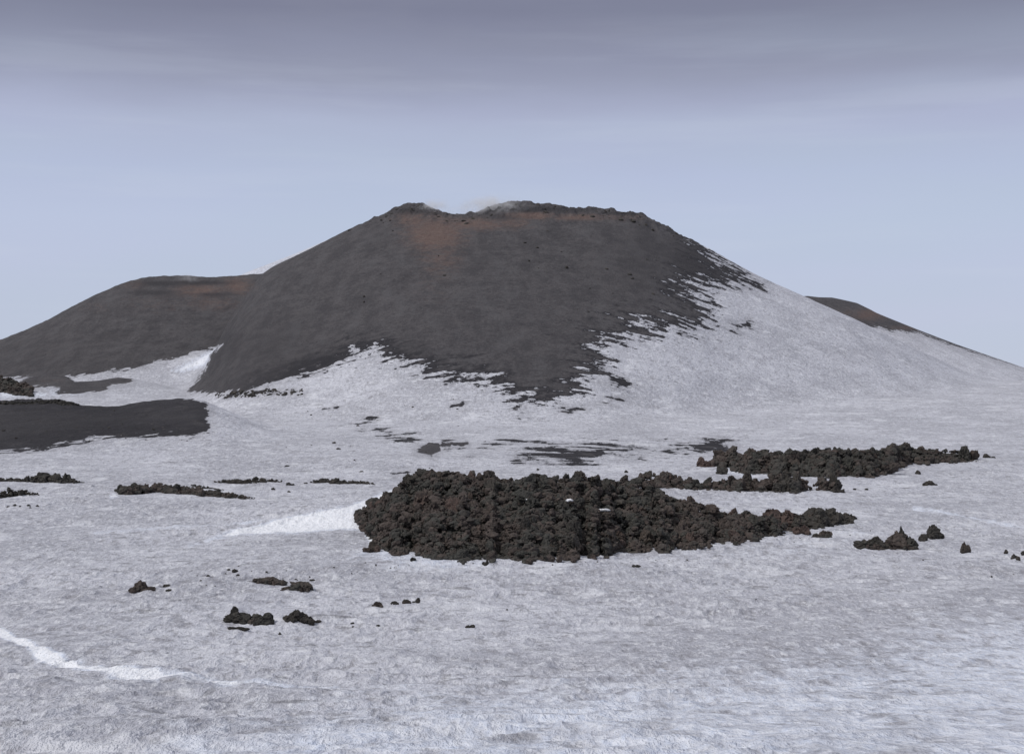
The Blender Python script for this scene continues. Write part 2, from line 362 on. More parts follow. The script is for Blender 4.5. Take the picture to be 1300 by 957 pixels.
# ------------------------------------------------------------------ terrain mesh
def mesh_from(name, verts, faces, mat, smooth=True, attrs=None, normals=None):
    me = bpy.data.meshes.new(name)
    nv, nf, k = len(verts), len(faces), faces.shape[1]
    me.vertices.add(nv); me.vertices.foreach_set('co', np.ascontiguousarray(verts, F32).ravel())
    me.loops.add(nf * k); me.loops.foreach_set('vertex_index', np.ascontiguousarray(faces, np.int32).ravel())
    me.polygons.add(nf); me.polygons.foreach_set('loop_start', np.arange(0, nf * k, k, dtype=np.int32))
    me.update(calc_edges=True)
    me.polygons.foreach_set('use_smooth', np.full(nf, smooth))
    for a, d in (attrs or {}).items():
        at = me.attributes.new(a, 'FLOAT', 'POINT'); at.data.foreach_set('value', np.ascontiguousarray(d, F32))
    if normals is not None:
        me.normals_split_custom_set_from_vertices(normals)
    me.materials.append(mat)
    return me

def link(name, me, **props):
    o = bpy.data.objects.new(name, me); C.objects.link(o)
    for a, b in props.items(): o[a] = b
    return o

def build_terrain():
    us = np.concatenate([[-60000, -14000, -6000, -3000, -1600, -900, -500], np.linspace(-300, -30, 90, endpoint=False), np.linspace(-30, 1330, 1400, endpoint=False),
                         np.linspace(1330, 1600, 90), [1800, 2200, 2900, 4500, 7500, 16000, 62000]])
    ys = np.concatenate([[2, 6, 10, 13], np.linspace(15, 30, 70, endpoint=False), np.linspace(30, 135, 560, endpoint=False), np.linspace(135, 336, 330, endpoint=False),
                         np.linspace(336, 575, 430, endpoint=False), np.linspace(575, 770, 60, endpoint=False), np.linspace(770, 1040, 90), [1100, 1250, 1500, 2000, 2800, 4000]])
    U, Y = np.meshgrid(us, ys)
    Z, L = terrain(U, Y)
    X = (U - 650) / FP * Y
    V = HR - FP * Z / Y
    sub = (U > -320) & (U < 1620) & (Y < 340)
    Z[sub] += cups(X[sub], Y[sub])
    # attributes
    ash = np.full(U.shape, -60., F32); rag = np.full(U.shape, 1.5, F32)
    seen = (U > -700) & (U < 1800)
    u, v, y, lab = U[seen], V[seen], Y[seen], L[seen]
    r_main = np.interp(u, [0, 260, 300, 400, 440, 620, 700, 900, 940], [1.6, 1.5, 2.2, 3, 7, 8.5, 14, 13, 7]).astype(F32)
    a = sdist(u, v, ASH_MAIN); a = np.where(y < 335, -60, a)
    # everything hidden behind the crest keeps the cover of the crest
    yc = smooth_pl(CONEY, u, 60); behind = (lab == 1) & (y > yc)
    a = np.where(behind, np.where(u < 925, 40, -40), a)
    a = np.where((lab == 5) | (lab == 4), -40, a)
    rg = r_main
    def put(sd, rr, a, rg):
        # combine two covers: the one with more ash for its raggedness wins
        take = sd + rr > a + rg
        return np.where(take, sd, a), np.where(take, rr, rg)
    mm = np.where((y > 230) & (y < 345), sdist(u, v, ASH_MND), -60); mm = np.where((lab == 3) & (y >= 332) & (u < 262) & (y < 400), 30, mm); a, rg = put(mm, 2.6, a, rg)
    mm = np.where((y > 330) & (y < 480), sdist(u, v, ASH_MND2), -60); a, rg = put(mm, 1.1, a, rg)
    mm = np.where(lab == 4, sdist(u, v, ASH_FAR), -60); mm = np.where((lab == 4) & (y > 1000), 30, mm); a, rg = put(mm, 1.5, a, rg)
    ok = (y > 150) & (y < 480)
    mm = np.where(ok, sdist(u, v, TRI), -60); a, rg = put(mm, .8, a, rg)
    for poly, rr, bias in STREAKS:
        mm = np.where(ok | (u > 930), sdist(u, v, poly) + bias * 1.3 - 1, -60); a, rg = put(mm, rr * .55, a, rg)
    ash[seen] = np.clip(a, -60, 60); rag[seen] = rg
    # far from every traced edge no noise may flip the cover
    rag = np.minimum(rag, 60)
    clean = np.zeros(U.shape, F32); c = np.zeros(u.shape, F32)
    for poly, soft, amt in CLEAN:
        if True:
            c = np.maximum(c, amt * np.clip(.5 + sdist(u, v, poly) / (2 * soft), 0, 1))
    for pts, wd, amt in CLINES:
        c = np.maximum(c, amt * np.clip(1.25 - .75 * line_d(u, v, pts) / wd, 0, 1))
    c = np.where((y > 30) & (y < 60), c, c)
    c = np.where(lab == 5, .45, c)
    clean[seen] = c * np.where(y < 560, 1, np.where(lab == 5, 1, 0))
    rust = np.zeros(U.shape, F32); dark = np.zeros(U.shape, F32)
    for tab, arr in ((RUST, rust), (DARK, dark)):
        q = np.zeros(u.shape, F32)
        for cu, cv, ru, rv, amt in tab:
            q = np.maximum(q, amt * np.exp(-(((u - cu) / ru) ** 2 + ((v - cv) / rv) ** 2)))
        arr[seen] = q
    # normals shared by all pieces, so that the cuts between them do not show
    nr, nc = U.shape
    Pn = np.stack([X, Y, Z], -1)
    du = np.gradient(Pn, axis=1); dv = np.gradient(Pn, axis=0)
    nrm = np.cross(du, dv); nrm /= np.linalg.norm(nrm, axis=-1, keepdims=True) + 1e-12
    nrm[nrm[..., 2] < 0] *= -1
    idx = np.arange(nr * nc).reshape(nr, nc)
    quads = np.stack([idx[:-1, :-1], idx[:-1, 1:], idx[1:, 1:], idx[1:, :-1]], -1).reshape(-1, 4)
    ql = L[:-1, :-1].reshape(-1)
    names = {0: ('snow_field', 'grey ash-dusted snow field with melt hollows and bright drifts in the foreground'),
             1: ('volcanic_cone', 'large dark cinder cone with notched crater rim and snowy lower apron'),
             2: ('side_hill', 'rounded dark ash hill leaning on the left flank of the main cone'),
             3: ('ash_mound', 'low black ash mound with a ragged snow edge at the left margin'),
             4: ('far_hill', 'distant brown ridge behind the right snowy flank of the cone'),
             5: ('snow_ridge', 'pale snow slope showing behind the left shoulder of the cone'),
             6: ('ash_bank', 'small curved brown ash bank lying in the snow below the left hill')}
    flat = Pn.reshape(-1, 3); fn = nrm.reshape(-1, 3)
    A = {'ash': ash.ravel(), 'rag': rag.ravel(), 'clean': clean.ravel(), 'rust': rust.ravel(), 'dark': dark.ravel()}
    for i, (nm, lb) in names.items():
        f = quads[ql == i]
        if not len(f): continue
        used, inv = np.unique(f, return_inverse=True)
        me = mesh_from(nm, flat[used], inv.reshape(-1, 4), M_GROUND, True, {a: b[used] for a, b in A.items()}, fn[used])
        link(nm, me, kind='structure', label=lb)
build_terrain()

# ------------------------------------------------------------------ rocks
def ico(sub):
    import bmesh
    bm = bmesh.new(); bmesh.ops.create_icosphere(bm, subdivisions=sub, radius=1)
    bm.verts.ensure_lookup_table()
    v = np.array([q.co[:] for q in bm.verts]); f = np.array([[q.index for q in p.verts] for p in bm.faces]); bm.free()
    return v, f
ICO = {s: ico(s) for s in (2, 3, 4, 5)}

def clinker(sub, seed, rough=1.0, block=.5):
    """a lava clinker: knobbly, partly broken along planes, radius about 1"""
    v, f = ICO[sub]; r = np.random.default_rng(seed)
    o = r.uniform(0, 90, 3)
    q = v * 1.35 + o
    rad = 1 + rough * (.42 * vnoise(*q.T, s=seed) + .36 * (1 - 2 * np.abs(vnoise(*(q * 2.1 + 7).T, s=seed + 1))) + .24 * (1 - 2 * np.abs(vnoise(*(q * 4.3 + 3).T, s=seed + 2))))
    if sub >= 4: rad = rad + rough * .11 * (1 - 2 * np.abs(vnoise(*(q * 9.1).T, s=seed + 3)))
    p = v * rad[:, None]
    for _ in range(5):                                  # broken faces
        n = r.normal(size=3); n /= np.linalg.norm(n); d = r.uniform(.62, .95)
        over = np.maximum(p @ n - d, 0); p = p - block * over[:, None] * n
    p *= np.array([r.uniform(.8, 1.3), r.uniform(.75, 1.15), r.uniform(.55, .95)])
    return p, f

def rot(rx, ry, rz):
    cx, sx, cy, sy, cz, sz = math.cos(rx), math.sin(rx), math.cos(ry), math.sin(ry), math.cos(rz), math.sin(rz)
    return np.array([[cz, -sz, 0], [sz, cz, 0], [0, 0, 1]]) @ np.array([[cy, 0, sy], [0, 1, 0], [-sy, 0, cy]]) @ np.array([[1, 0, 0], [0, cx, -sx], [0, sx, cx]])

VAR = {2: [clinker(2, 100 + i) for i in range(16)], 3: [clinker(3, 200 + i) for i in range(16)], 4: [clinker(4, 300 + i) for i in range(12)]}
BOULDERS = {}
def boulder_mesh(i, mat):
    key = (i, mat.name)
    if key not in BOULDERS:
        v, f = VAR[4][i]
        BOULDERS[key] = mesh_from('lava_boulder', v, f, mat, False, {'tint': np.full(len(v), random.uniform(0, .5))})
    return BOULDERS[key]

class Heap:
    """collects clinkers that stay one mesh"""
    def __init__(s): s.v, s.f, s.t, s.n = [], [], [], 0
    def add(s, v, f, tint=0.0):
        s.v.append(v); s.f.append(f + s.n); s.t.append(np.full(len(v), tint)); s.n += len(v)
    def clink(s, c, r, sub=2, squash=1.0, stretch=1.0, tint=None):
        v, f = VAR[sub][rng.integers(len(VAR[sub]))]
        R = rot(*rng.uniform(-3.1, 3.1, 3))
        s.add((v @ R.T) * np.array([r * stretch, r, r * squash]) + np.array(c), f, rng.uniform(-.25, .8) if tint is None else tint)
    def build(s, name, mat, **props):
        me = mesh_from(name, np.concatenate(s.v), np.concatenate(s.f), mat, False, {'tint': np.concatenate(s.t)})
        return link(name, me, **props)

class Flow:
    """a heap of lava between a front foot line and a crest line (both traced), with its own depth"""
    def __init__(s, top, foot, depth=.30, back=5.0, power=.8, relief=1.0, jag=1.0):
        s.relief = relief
        s.top, s.foot = top, foot
        s.u0, s.u1 = max(top[0][0], foot[0][0]), min(top[-1][0], foot[-1][0])
        s.us = np.linspace(s.u0, s.u1, 120 if jag > 1.5 else 60)
        s.y0 = []; s.z0 = []; s.y1 = []; s.z1 = []
        for u in s.us:
            vf, vt = pl(foot, u), pl(top, u)
            vf = vf + jag * float(vnoise(np.array([u / 13.0]), np.array([2.5]), s=77)[0] + .6 * vnoise(np.array([u / 5.0]), np.array([7.5]), s=78)[0]); vf = max(vf, vt + .8)
            _, y, z = ground(u, vf)
            pxm = FP / y
            yb = y + max(.5, depth * (vf - vt) / pxm * 12)
            s.y0.append(y); s.z0.append(z); s.y1.append(yb); s.z1.append((HR - vt) / FP * yb)
        s.back, s.power = back, power
    def at(s, u, t):
        i = lambda a: np.interp(u, s.us, a)
        y = i(s.y0) + (i(s.y1) - i(s.y0)) * t
        z = i(s.z0) + (i(s.z1) - i(s.z0)) * np.asarray(t) ** s.power
        x = (u - 650) / FP * y
        lump = .34 * vnoise(x / 3.4, y / 3.0, s=61) + .42 * vnoise(x / 1.4, y / 1.1, s=62)
        z = z + s.relief * lump * np.clip(np.asarray(t) * 6, 0, 1) * np.clip((1.02 - np.asarray(t)) * 5, .2, 1)
        return x, y, z
    def bed(s, heap, nu, nt, amp=.25, sink=.35):
        u = np.linspace(s.u0, s.u1, nu); t = np.concatenate([np.linspace(0, 1, nt), [1.08, 1.2, 1.4]])
        U, T = np.meshgrid(u, t)
        X, Y, Z = s.at(U, np.minimum(T, 1))
        Yb = np.where(T > 1, Y + (T - 1) / .4 * s.back, Y); X = (U - 650) / FP * Yb
        gz = np.interp(U, s.us, s.z0)
        Z = np.where(T > 1, Z + (gz - 1 - Z) * (T - 1) / .4, Z)
        Z = Z + amp * fbm(X / 1.3, Yb / 1.3, o=4, s=5) * 1.4 - sink * np.where(T < 1, 1, 1)
        Z = np.where(T == 0, gz - .5, Z)
        idx = np.arange(U.size).reshape(U.shape)
        q = np.stack([idx[:-1, :-1], idx[:-1, 1:], idx[1:, 1:], idx[1:, :-1]], -1).reshape(-1, 4)
        tri = np.concatenate([q[:, [0, 1, 2]], q[:, [0, 2, 3]]])
        heap.add(np.stack([X, Yb, Z], -1).reshape(-1, 3), tri, -.2)
    def pick(s, n, edge=0.0):
        """random places, denser where the heap shows more"""
        w = np.array([pl(s.foot, u) - pl(s.top, u) for u in s.us]) + 2
        u = rng.choice(s.us, n, p=w / w.sum()) + rng.uniform(-.5, .5, n) * (s.us[1] - s.us[0])
        return np.clip(u, s.u0, s.u1), rng.uniform(0, 1, n)

def scatter(fl, heap, n, r0, r1, sub=2, lift=.25, tmin=0.0, tmax=1.0):
    u, t = fl.pick(n)
    for a, b in zip(u, t):
        b = tmin + (tmax - tmin) * b
        x, y, z = fl.at(a, max(b, 0)); y = y + min(b, 0) * 30; x = (a - 650) / FP * y
        r = r0 + (r1 - r0) * rng.random() ** 2.2
        r *= min(1.0, .3 + (pl(fl.foot, a) - pl(fl.top, a)) / 14)
        heap.clink((x, y, z + lift * r), r, sub, rng.uniform(.75, 1.0), rng.uniform(.9, 1.3))

# ---- the three large flows
MAIN = Flow([(452, 655), (466, 643), (484, 637), (497, 627), (508, 619), (519, 610), (530, 605), (548, 603), (575, 605), (600, 608), (622, 606), (645, 609), (665, 608), (690, 606), (715, 610),
             (740, 609), (765, 613), (790, 613), (812, 611), (828, 617), (845, 628), (862, 637), (885, 641), (910, 650), (935, 654), (965, 658), (985, 660), (1000, 664), (1008, 670)],
            [(452, 662), (464, 682), (474, 690), (490, 698), (530, 702), (570, 706), (620, 707), (680, 709), (750, 707), (800, 701), (850, 700), (870, 696), (890, 690), (920, 686), (960, 683), (990, 678), (1008, 674)], .30, 7, jag=5.5)
MID = Flow([(806, 614), (816, 607), (835, 605), (850, 608), (868, 614), (876, 611), (884, 614), (900, 614), (930, 612), (950, 610), (968, 612), (985, 607), (1005, 606), (1018, 612), (1027, 620), (1033, 620), (1040, 611), (1055, 613), (1066, 620), (1078, 623.5)],
           [(806, 617), (830, 619), (868, 620), (900, 621), (940, 623), (985, 623), (1010, 625), (1030, 622), (1050, 623), (1078, 625)], .16, 5)
UP = Flow([(905, 584), (915, 576), (928, 574), (940, 580), (960, 577), (985, 575), (1010, 576), (1035, 574), (1052, 571), (1075, 574), (1100, 574), (1122, 573), (1134, 568), (1143, 566), (1160, 571), (1190, 571), (1215, 574), (1230, 579), (1242, 582.5)],
          [(905, 592), (925, 594), (945, 600), (985, 602), (1020, 604), (1060, 606), (1100, 605), (1130, 602), (1138, 597), (1150, 590), (1170, 588), (1200, 586.5), (1225, 586), (1242, 584)], .30, 7, jag=2.0)
TAIL = Flow([(962, 660), (970, 656), (985, 654), (1000, 656), (1015, 659), (1030, 655), (1046, 653), (1062, 654), (1070, 655), (1080, 655), (1087, 657)],
            [(962, 662), (985, 670), (1005, 672), (1040, 670), (1062, 664), (1078, 662), (1087, 659)], .22, 5, relief=.3)

def flow_stuff(name, fl, label, n, r0, r1, nb, mat, bedamp, big=0):
    h = Heap(); fl.bed(h, 260, 70, bedamp, .55)
    scatter(fl, h, n * 7 // 10, r0 * .7, r1 * .75, 2, .35)
    scatter(fl, h, n // 5, r0 * 1.1, r1 * 1.35, 3, .15)
    scatter(fl, h, n // 12, r0, r1 * 1.1, 2, .8)
    scatter(fl, h, n // 6, r0 * .6, r1 * .8, 2, .2, -.06, .04)              # loose edge on the snow
    h.build(name, mat, kind='stuff', label=label)
flow_stuff('lava_rubble', MAIN, 'dark clinker rubble heaped between the boulders of the big central lava flow', 7600, .12, .37, 0, M_ROCK, .42)
flow_stuff('lava_rubble', MID, 'dark clinker rubble of the narrow ridge just behind the right half of the big flow', 1100, .13, .44, 0, M_ROCK, .3)
flow_stuff('lava_rubble', UP, 'dark clinker rubble of the long flow lying higher on the snow at right', 2600, .16, .52, 0, M_ROCK, .35)
flow_stuff('lava_rubble', TAIL, 'dark clinker rubble under the two rounded lumps at the right end of the big flow', 700, .12, .40, 0, M_GREY, .25)

# ---- boulders that can be told from the rubble: one object each
def boulders(fl, n, r0, r1, group, labels, share_rust=.25, tmin=.02, tmax=1.0, minpx=0):
    placed = []
    tries = 0
    while len(placed) < n and tries < n * 40:
        tries += 1
        u, t = fl.pick(1); u, t = u[0], tmin + (tmax - tmin) * t[0]
        x, y, z = fl.at(u, t); r = r0 + (r1 - r0) * rng.random() ** 2.6
        if any((x - a) ** 2 + (y - b) ** 2 < (.55 * (r + c)) ** 2 for a, b, c in placed): continue
        placed.append((x, y, r))
        rust = rng.random() < share_rust
        mat = M_RUST if rust else (M_GREY if rng.random() < .45 else M_ROCK)
        me = boulder_mesh(int(rng.integers(12)), mat)
        o = bpy.data.objects.new('lava_boulder', me); C.objects.link(o)
        o.location = (x, y, z + .30 * r); o.rotation_euler = rng.uniform(-3.1, 3.1, 3)
        o.scale = (r * rng.uniform(.9, 1.25), r * rng.uniform(.9, 1.1), r * rng.uniform(.8, 1.05))
        o['category'] = 'boulder'; o['group'] = group
        o['label'] = labels(u, t, rust)
def lab_main(u, t, rust):
    w = 'rusty brown' if rust else 'dark grey'
    side = 'left part' if u < 600 else ('middle' if u < 760 else 'right part')
    if t > .8: return f'{w} lava boulder on the crest of the big central flow, {side}'
    if t < .2: return f'{w} lava boulder at the front foot of the big central flow, {side}'
    return f'{w} lava boulder in the face of the big central flow, {side}'
boulders(MAIN, 80, .32, .74, 'boulders heaped in the big central lava flow', lab_main, .22)
boulders(MAIN, 44, .32, .62, 'boulders heaped in the big central lava flow', lab_main, .15, .9, 1.0)
boulders(MAIN, 30, .28, .6, 'boulders heaped in the big central lava flow', lab_main, .3, .0, .1)
boulders(MID, 34, .3, .75, 'boulders on the narrow ridge behind the big flow', lambda u, t, r: f'{"rusty brown" if r else "dark grey"} lava boulder on the narrow ridge behind the big flow', .15, .2, 1)
boulders(UP, 70, .38, 1.0, 'boulders of the upper right lava flow', lambda u, t, r: f'{"rusty brown" if r else "dark grey"} lava boulder {"on the skyline" if t > .75 else "in the face"} of the upper right flow', .15, .02, 1)
boulders(TAIL, 14, .25, .5, 'boulders at the right end of the big flow', lambda u, t, r: f'{"rusty brown" if r else "dark grey"} lava boulder in the paired lumps ending the big flow', .3, .2, 1)

# ---- outcrops: each a continuous knobbly mass of its own
def outcrop(top, foot, label, n, r0, r1, mat=M_ROCK, depth=.2, back=3, category='lava outcrop', name='lava_outcrop', group=None, amp=.15, stretch=1):
    fl = Flow(top, foot, depth, back, relief=.3); h = Heap(); fl.bed(h, 120, 24, amp, .15)
    scatter(fl, h, n * 2, r0 * .5, r1 * .62, 2, .1); scatter(fl, h, n // 5, r0, r1 * .9, 3, .35)
    o = h.build(name, mat, label=label, category=category)
    if group: o['group'] = group
G1 = 'thin lava ridges poking out of the far snow at left'
outcrop([(-60, 608), (-20, 608), (0, 608), (20, 607.5), (38, 607), (48, 603.5), (58, 602), (68, 604.5), (78, 604), (85, 606), (95, 610), (107, 611.5)],
        [(-60, 612), (0, 611), (40, 612), (80, 613), (107, 612.6)], 'dark lava ridge with two humps at the left photo edge, the upper of two', 150, .25, .7, M_GREY, group=G1)
outcrop([(-60, 628), (-20, 627), (0, 626), (14, 622), (30, 621.5), (40, 624), (52, 626.5)], [(-60, 636), (0, 632), (14, 631), (30, 628), (52, 627.6)],
        'smooth low dark mound at the left photo edge, below the two-humped ridge', 120, .15, .4, M_GREY, group=G1)
outcrop([(146, 622), (155, 619), (168, 617.5), (176, 619), (182, 617), (190, 618), (198, 614.5), (215, 617.5), (240, 620), (262, 622), (285, 626), (305, 629), (323, 632.5)],
        [(146, 624), (158, 628), (178, 627), (200, 625), (240, 628), (270, 630.5), (300, 632.5), (323, 633.6)], 'long tapering dark lava ridge with a broken lump at its left tip', 300, .2, .6, M_ROCK, group=G1)
outcrop([(241, 616), (252, 616), (270, 619), (284, 621.5)], [(241, 618), (262, 620.5), (284, 622.4)], 'thin dark sliver of lava just behind the long tapering ridge', 50, .15, .35, M_GREY, group=G1)
outcrop([(272, 611), (290, 609.5), (315, 608), (335, 608.5), (358, 610.5)], [(272, 612.4), (300, 614), (330, 613), (358, 611.6)], 'lens-shaped dark lava strip lying flat on the far snow', 110, .2, .5, M_GREY, group=G1)
outcrop([(394, 611), (402, 609.5), (410, 608), (420, 610), (440, 610), (458, 611.5), (468, 612.5), (476, 614.8)], [(394, 613), (420, 614), (450, 614.5), (476, 616)],
        'toothed dark lava strip on far snow left of the big flow', 110, .22, .6, M_GREY, group=G1)
outcrop([(-60, 478), (-20, 480), (0, 481), (12, 482), (24, 489), (36, 489), (41, 497)], [(-60, 500), (0, 497), (14, 501), (30, 503), (41, 503)],
        'heap of loose brown scoria blocks at left edge above the black ash mound', 420, .35, 1.2, M_ROCK, .3, 4)
outcrop([(-60, 510), (-20, 511), (0, 510), (20, 509.5), (40, 510), (60, 507.5), (72, 508), (88, 509.5), (100, 513)], [(-60, 513), (0, 513), (60, 512), (100, 514)],
        'knobbly lava crust along the top of the black ash mound', 260, .2, .6, M_GREY, .2, 3)

# ---- single rocks standing in the snow
def rock(label, blobs, name='lava_rock', category='rock', mat=M_ROCK, sub=4, crumbs=6, group=None, rough=.25):
    """blobs: (u centre, v foot, width px, height px[, lean px]); the pieces have grown together into one rock"""
    h = Heap(); b0 = max(blobs, key=lambda b: b[2] * b[3]); _, y0, z0 = ground(b0[0], b0[1]); R0 = b0[2] * y0 / FP / 2
    for b in blobs:
        u, v, w, hh = b[:4]; lean = b[4] if len(b) > 4 else 0
        x, y, z = ground(u, v); s = y / FP
        R, H = w * s / 2, hh * s
        if b is not b0:
            y = min(max(y, y0 - .35 * R0), y0 + .35 * R0); x = (u - 650) / FP * y; z = min(z, z0 + .25 * H)
        vv, f = VAR[sub][rng.integers(12 if sub == 4 else 16)]
        p = (vv @ rot(0, 0, rng.uniform(-3, 3)).T)
        p = p / np.abs(p).max(0)
        taper = 1 - .35 * np.clip((p[:, 2] + .2), 0, 1.2) * min(1.2, hh / w)
        q = np.stack([p[:, 0] * R * taper, p[:, 1] * R * .8 * taper, p[:, 2] * H * .62], -1)
        q[:, 0] += lean * s * np.clip(p[:, 2], 0, 1)
        sc_ = min(R, H) * 1.0
        k0 = rng.uniform(0, 50)
        ad = np.stack([fbm(*(q.T / (sc_ * .55) + k0 + 9 * j), o=3, s=500 + j) for j in range(3)], -1)
        q = q + ad * sc_ * rough
        h.add(q + np.array([x, y + R * .5, z + H * .38]), f, rng.uniform(0, .6))
        for _ in range(crumbs if w > 9 else 0):
            a = rng.uniform(-.8, .8)
            h.clink((x + a * R * 1.0, y + R * .1 - .1, z + .03 + H * .25 * (1 - abs(a)) * rng.random()), rng.uniform(.10, .26) * min(R * 1.2, .9), 3)
    o = h.build(name, mat, label=label, category=category)
    if group: o['group'] = group
rock('horned dark rock rising to a tall point at right, on right-hand snow', [(1098, 692, 30, 10), (1112, 694, 34, 15), (1126, 695, 30, 13), (1143, 697, 38, 22), (1146, 696, 22, 26), (1146, 696, 13, 36, -2), (1156, 699, 24, 15), (1120, 697, 40, 11)])
rock('angular dark grey boulder on snow right of the horned rock, larger of two', [(1186, 684, 22, 19), (1194, 682, 16, 8)], mat=M_GREY, crumbs=3)
rock('lesser dark lump touching the left foot of the angular grey boulder', [(1173, 687, 13, 11)], mat=M_GREY, crumbs=2)
rock('lone squat olive brown boulder on snow near the right edge', [(1227, 702, 15, 8), (1225, 702, 11, 15), (1230, 702, 10, 13)], crumbs=0, rough=.15)
for q, b in (('leftmost and highest', (1278, 703, 7, 6)), ('second from left', (1288, 709, 9, 6)), ('lowest', (1294, 712, 9, 6)), ('rightmost', (1300, 705, 9, 7))):
    rock(f'black stone in the cluster at the right photo edge, {q} of four', [b], mat=M_GREY, sub=3, group='black stones at the right edge')
rock('flat dark broken stone lying below the upper right flow', [(1175, 616.5, 10, 5), (1181, 615.5, 14, 6), (1187, 617, 10, 3)], mat=M_GREY)
rock('small dark stone just beyond the right tip of the upper flow', [(1253, 581, 10, 6), (1261, 582, 7, 3)], mat=M_GREY)
rock('brown knobby boulder at the left end of the upper right flow', [(890, 592, 14, 12), (897, 593, 18, 10), (891, 592, 12, 15)], mat=M_RUST)
rock('rounded grey boulder standing in front of the upper right flow', [(917, 602, 16, 11)], mat=M_GREY, crumbs=3)
rock('small round stone at the lower right edge of the upper flow', [(1166, 602, 8, 6)], mat=M_GREY)
rock('rusty lump on snow below the right end of the big flow', [(1012, 680, 17, 9), (1022, 677, 14, 11), (1020, 680, 16, 8)], mat=M_RUST)
rock('low dark lump right of the rusty one below the big flow', [(1036, 681, 14, 8), (1050, 682, 20, 10), (1043, 682, 16, 8)])
for q, b in (('nearest to it', [(1062, 625, 12, 8), (1070, 625, 9, 4)]), ('second', [(1085, 622, 5, 3)]), ('farthest', [(1100, 622, 6, 3)])):
    rock(f'dark stone trailing off the right end of the narrow ridge, {q} of three', b, mat=M_GREY, group='stones off the narrow ridge')
rock('pyramid-shaped dark lump standing highest on the narrow ridge', [(997, 624, 26, 24), (1008, 625, 26, 17), (990, 624, 20, 14)], mat=M_GREY)
rock('big rounded brown lump near the right end of the big flow', [(984, 671, 36, 30), (1002, 673, 34, 24), (974, 668, 20, 20)], mat=M_RUST, crumbs=14)
rock('smooth dark grey lump at the very right end of the big flow', [(1044, 668, 48, 27), (1026, 668, 30, 20), (1064, 665, 24, 16), (1078, 663, 16, 9)], mat=M_GREY, crumbs=14)
rock('jagged dark spur reaching left onto white snow beside the big flow', [(455, 656, 16, 11), (463, 656, 20, 13), (472, 656, 24, 16), (464, 661, 20, 8), (476, 661, 22, 11)], mat=M_GREY)
rock('brown wedge of rock at the lower left foot of the big flow', [(474, 701, 16, 16), (466, 701, 16, 6), (479, 702, 9, 9)], mat=M_RUST)
rock('small dark stone in bright snow before the big flow, left half', [(524, 712, 9, 6)], mat=M_GREY, crumbs=2)
rock('isolated dark stone in grey snow before the middle of the big flow', [(616, 718, 11, 6), (618, 717, 6, 7)], mat=M_GREY, crumbs=2)
rock('shrub-like brown lump of lava alone on the left foreground snow', [(177, 751, 20, 14), (168, 752, 14, 6), (190, 749, 14, 6), (180, 748, 12, 13)], crumbs=8)
rock('flat dark stone right of the shrub-like lump', [(210, 745, 14, 4)], mat=M_GREY)
rock('thin tilted stone below the flat stone on left snow', [(214, 750, 10, 3)], mat=M_GREY)
rock('tiny black stone on snow between the shrub-like lump and the stone trio', [(264, 732, 6, 3)], mat=M_GREY)
for q, b in (('leftmost', (290, 724, 5, 3)), ('largest', (298, 727, 9, 6)), ('lowest', (302, 731, 6, 3))):
    rock(f'little black stone above the low dark bank, {q} of a trio', [b], mat=M_GREY, sub=3, group='trio of little black stones')
rock('low dark hump of lava tapering to the left, left half of a broken bank', [(322, 736, 18, 4), (338, 741, 30, 9), (354, 743, 24, 8), (330, 739, 24, 6)], crumbs=7)
rock('rounded dark hump of lava, right half of a broken bank on left snow', [(366, 746, 22, 7), (380, 749, 32, 12), (389, 748, 20, 10)], crumbs=7)
rock('tiny dark stone just beyond the rounded right half of the broken bank', [(396, 738, 8, 3)], mat=M_GREY, crumbs=0)
rock('nearest dark rock with a blunt horn, left end of the front group', [(298, 791, 30, 15), (296, 788, 17, 23), (308, 791, 26, 14), (290, 790, 14, 10)], mat=M_GREY, crumbs=3)
rock('cracked brown rock touching the right side of the horned front rock', [(326, 791, 24, 14), (340, 792, 24, 15), (334, 793, 26, 11)], crumbs=8)
rock('rounded dark rock with a stony tail in the front group, rightmost', [(374, 788, 22, 14), (386, 788, 22, 11), (366, 789, 18, 8), (394, 788, 18, 7)], mat=M_GREY, crumbs=4)
rock('small dark stone at the right tip of the front group of rocks', [(403, 791, 10, 5)], mat=M_GREY, crumbs=0)
rock('flat dark flakes in front of the blunt horned rock', [(294, 798, 14, 3), (303, 797.5, 14, 3), (312, 798, 10, 3)], mat=M_GREY)
rock('tiny stone lowest in the front group of rocks', [(355, 806, 5, 4)], mat=M_GREY)
rock('mound-shaped small rock, leftmost of four on centre foreground snow', [(479, 770, 15, 7), (480, 770, 10, 8)], crumbs=4)
rock('flat small rock, second from left of four on centre foreground snow', [(501, 767, 11, 4)], mat=M_GREY)
rock('bumpy small rock, third from left of four on centre foreground snow', [(515, 766, 13, 7), (519, 767, 7, 4)], crumbs=4)
rock('upright small rock, rightmost of four on centre foreground snow', [(530, 765, 8, 8), (525, 763, 6, 3)], mat=M_GREY)
rock('double-peaked little black rock alone on lower centre snow', [(594, 797, 8, 4), (600, 797, 8, 5)], mat=M_GREY)
rock('speck of black stone below the four centre rocks, left', [(447, 792, 6, 3)], mat=M_GREY)
rock('speck of black stone below the four centre rocks, right', [(480, 795, 6, 3)], mat=M_GREY)
rock('dark splinter standing in snow below the right half of the big flow', [(805, 720, 6, 4), (810, 722, 8, 3)], mat=M_GREY)
rock('dark pebble group right of the lens-shaped strip', [(366, 616, 9, 4), (371, 616, 6, 3)], mat=M_GREY)
rock('pebble below the lens-shaped strip on far snow', [(347, 622, 7, 3)], mat=M_GREY)
rock('lowest pebble under the lens-shaped strip', [(367, 625, 5, 2.5)], mat=M_GREY)
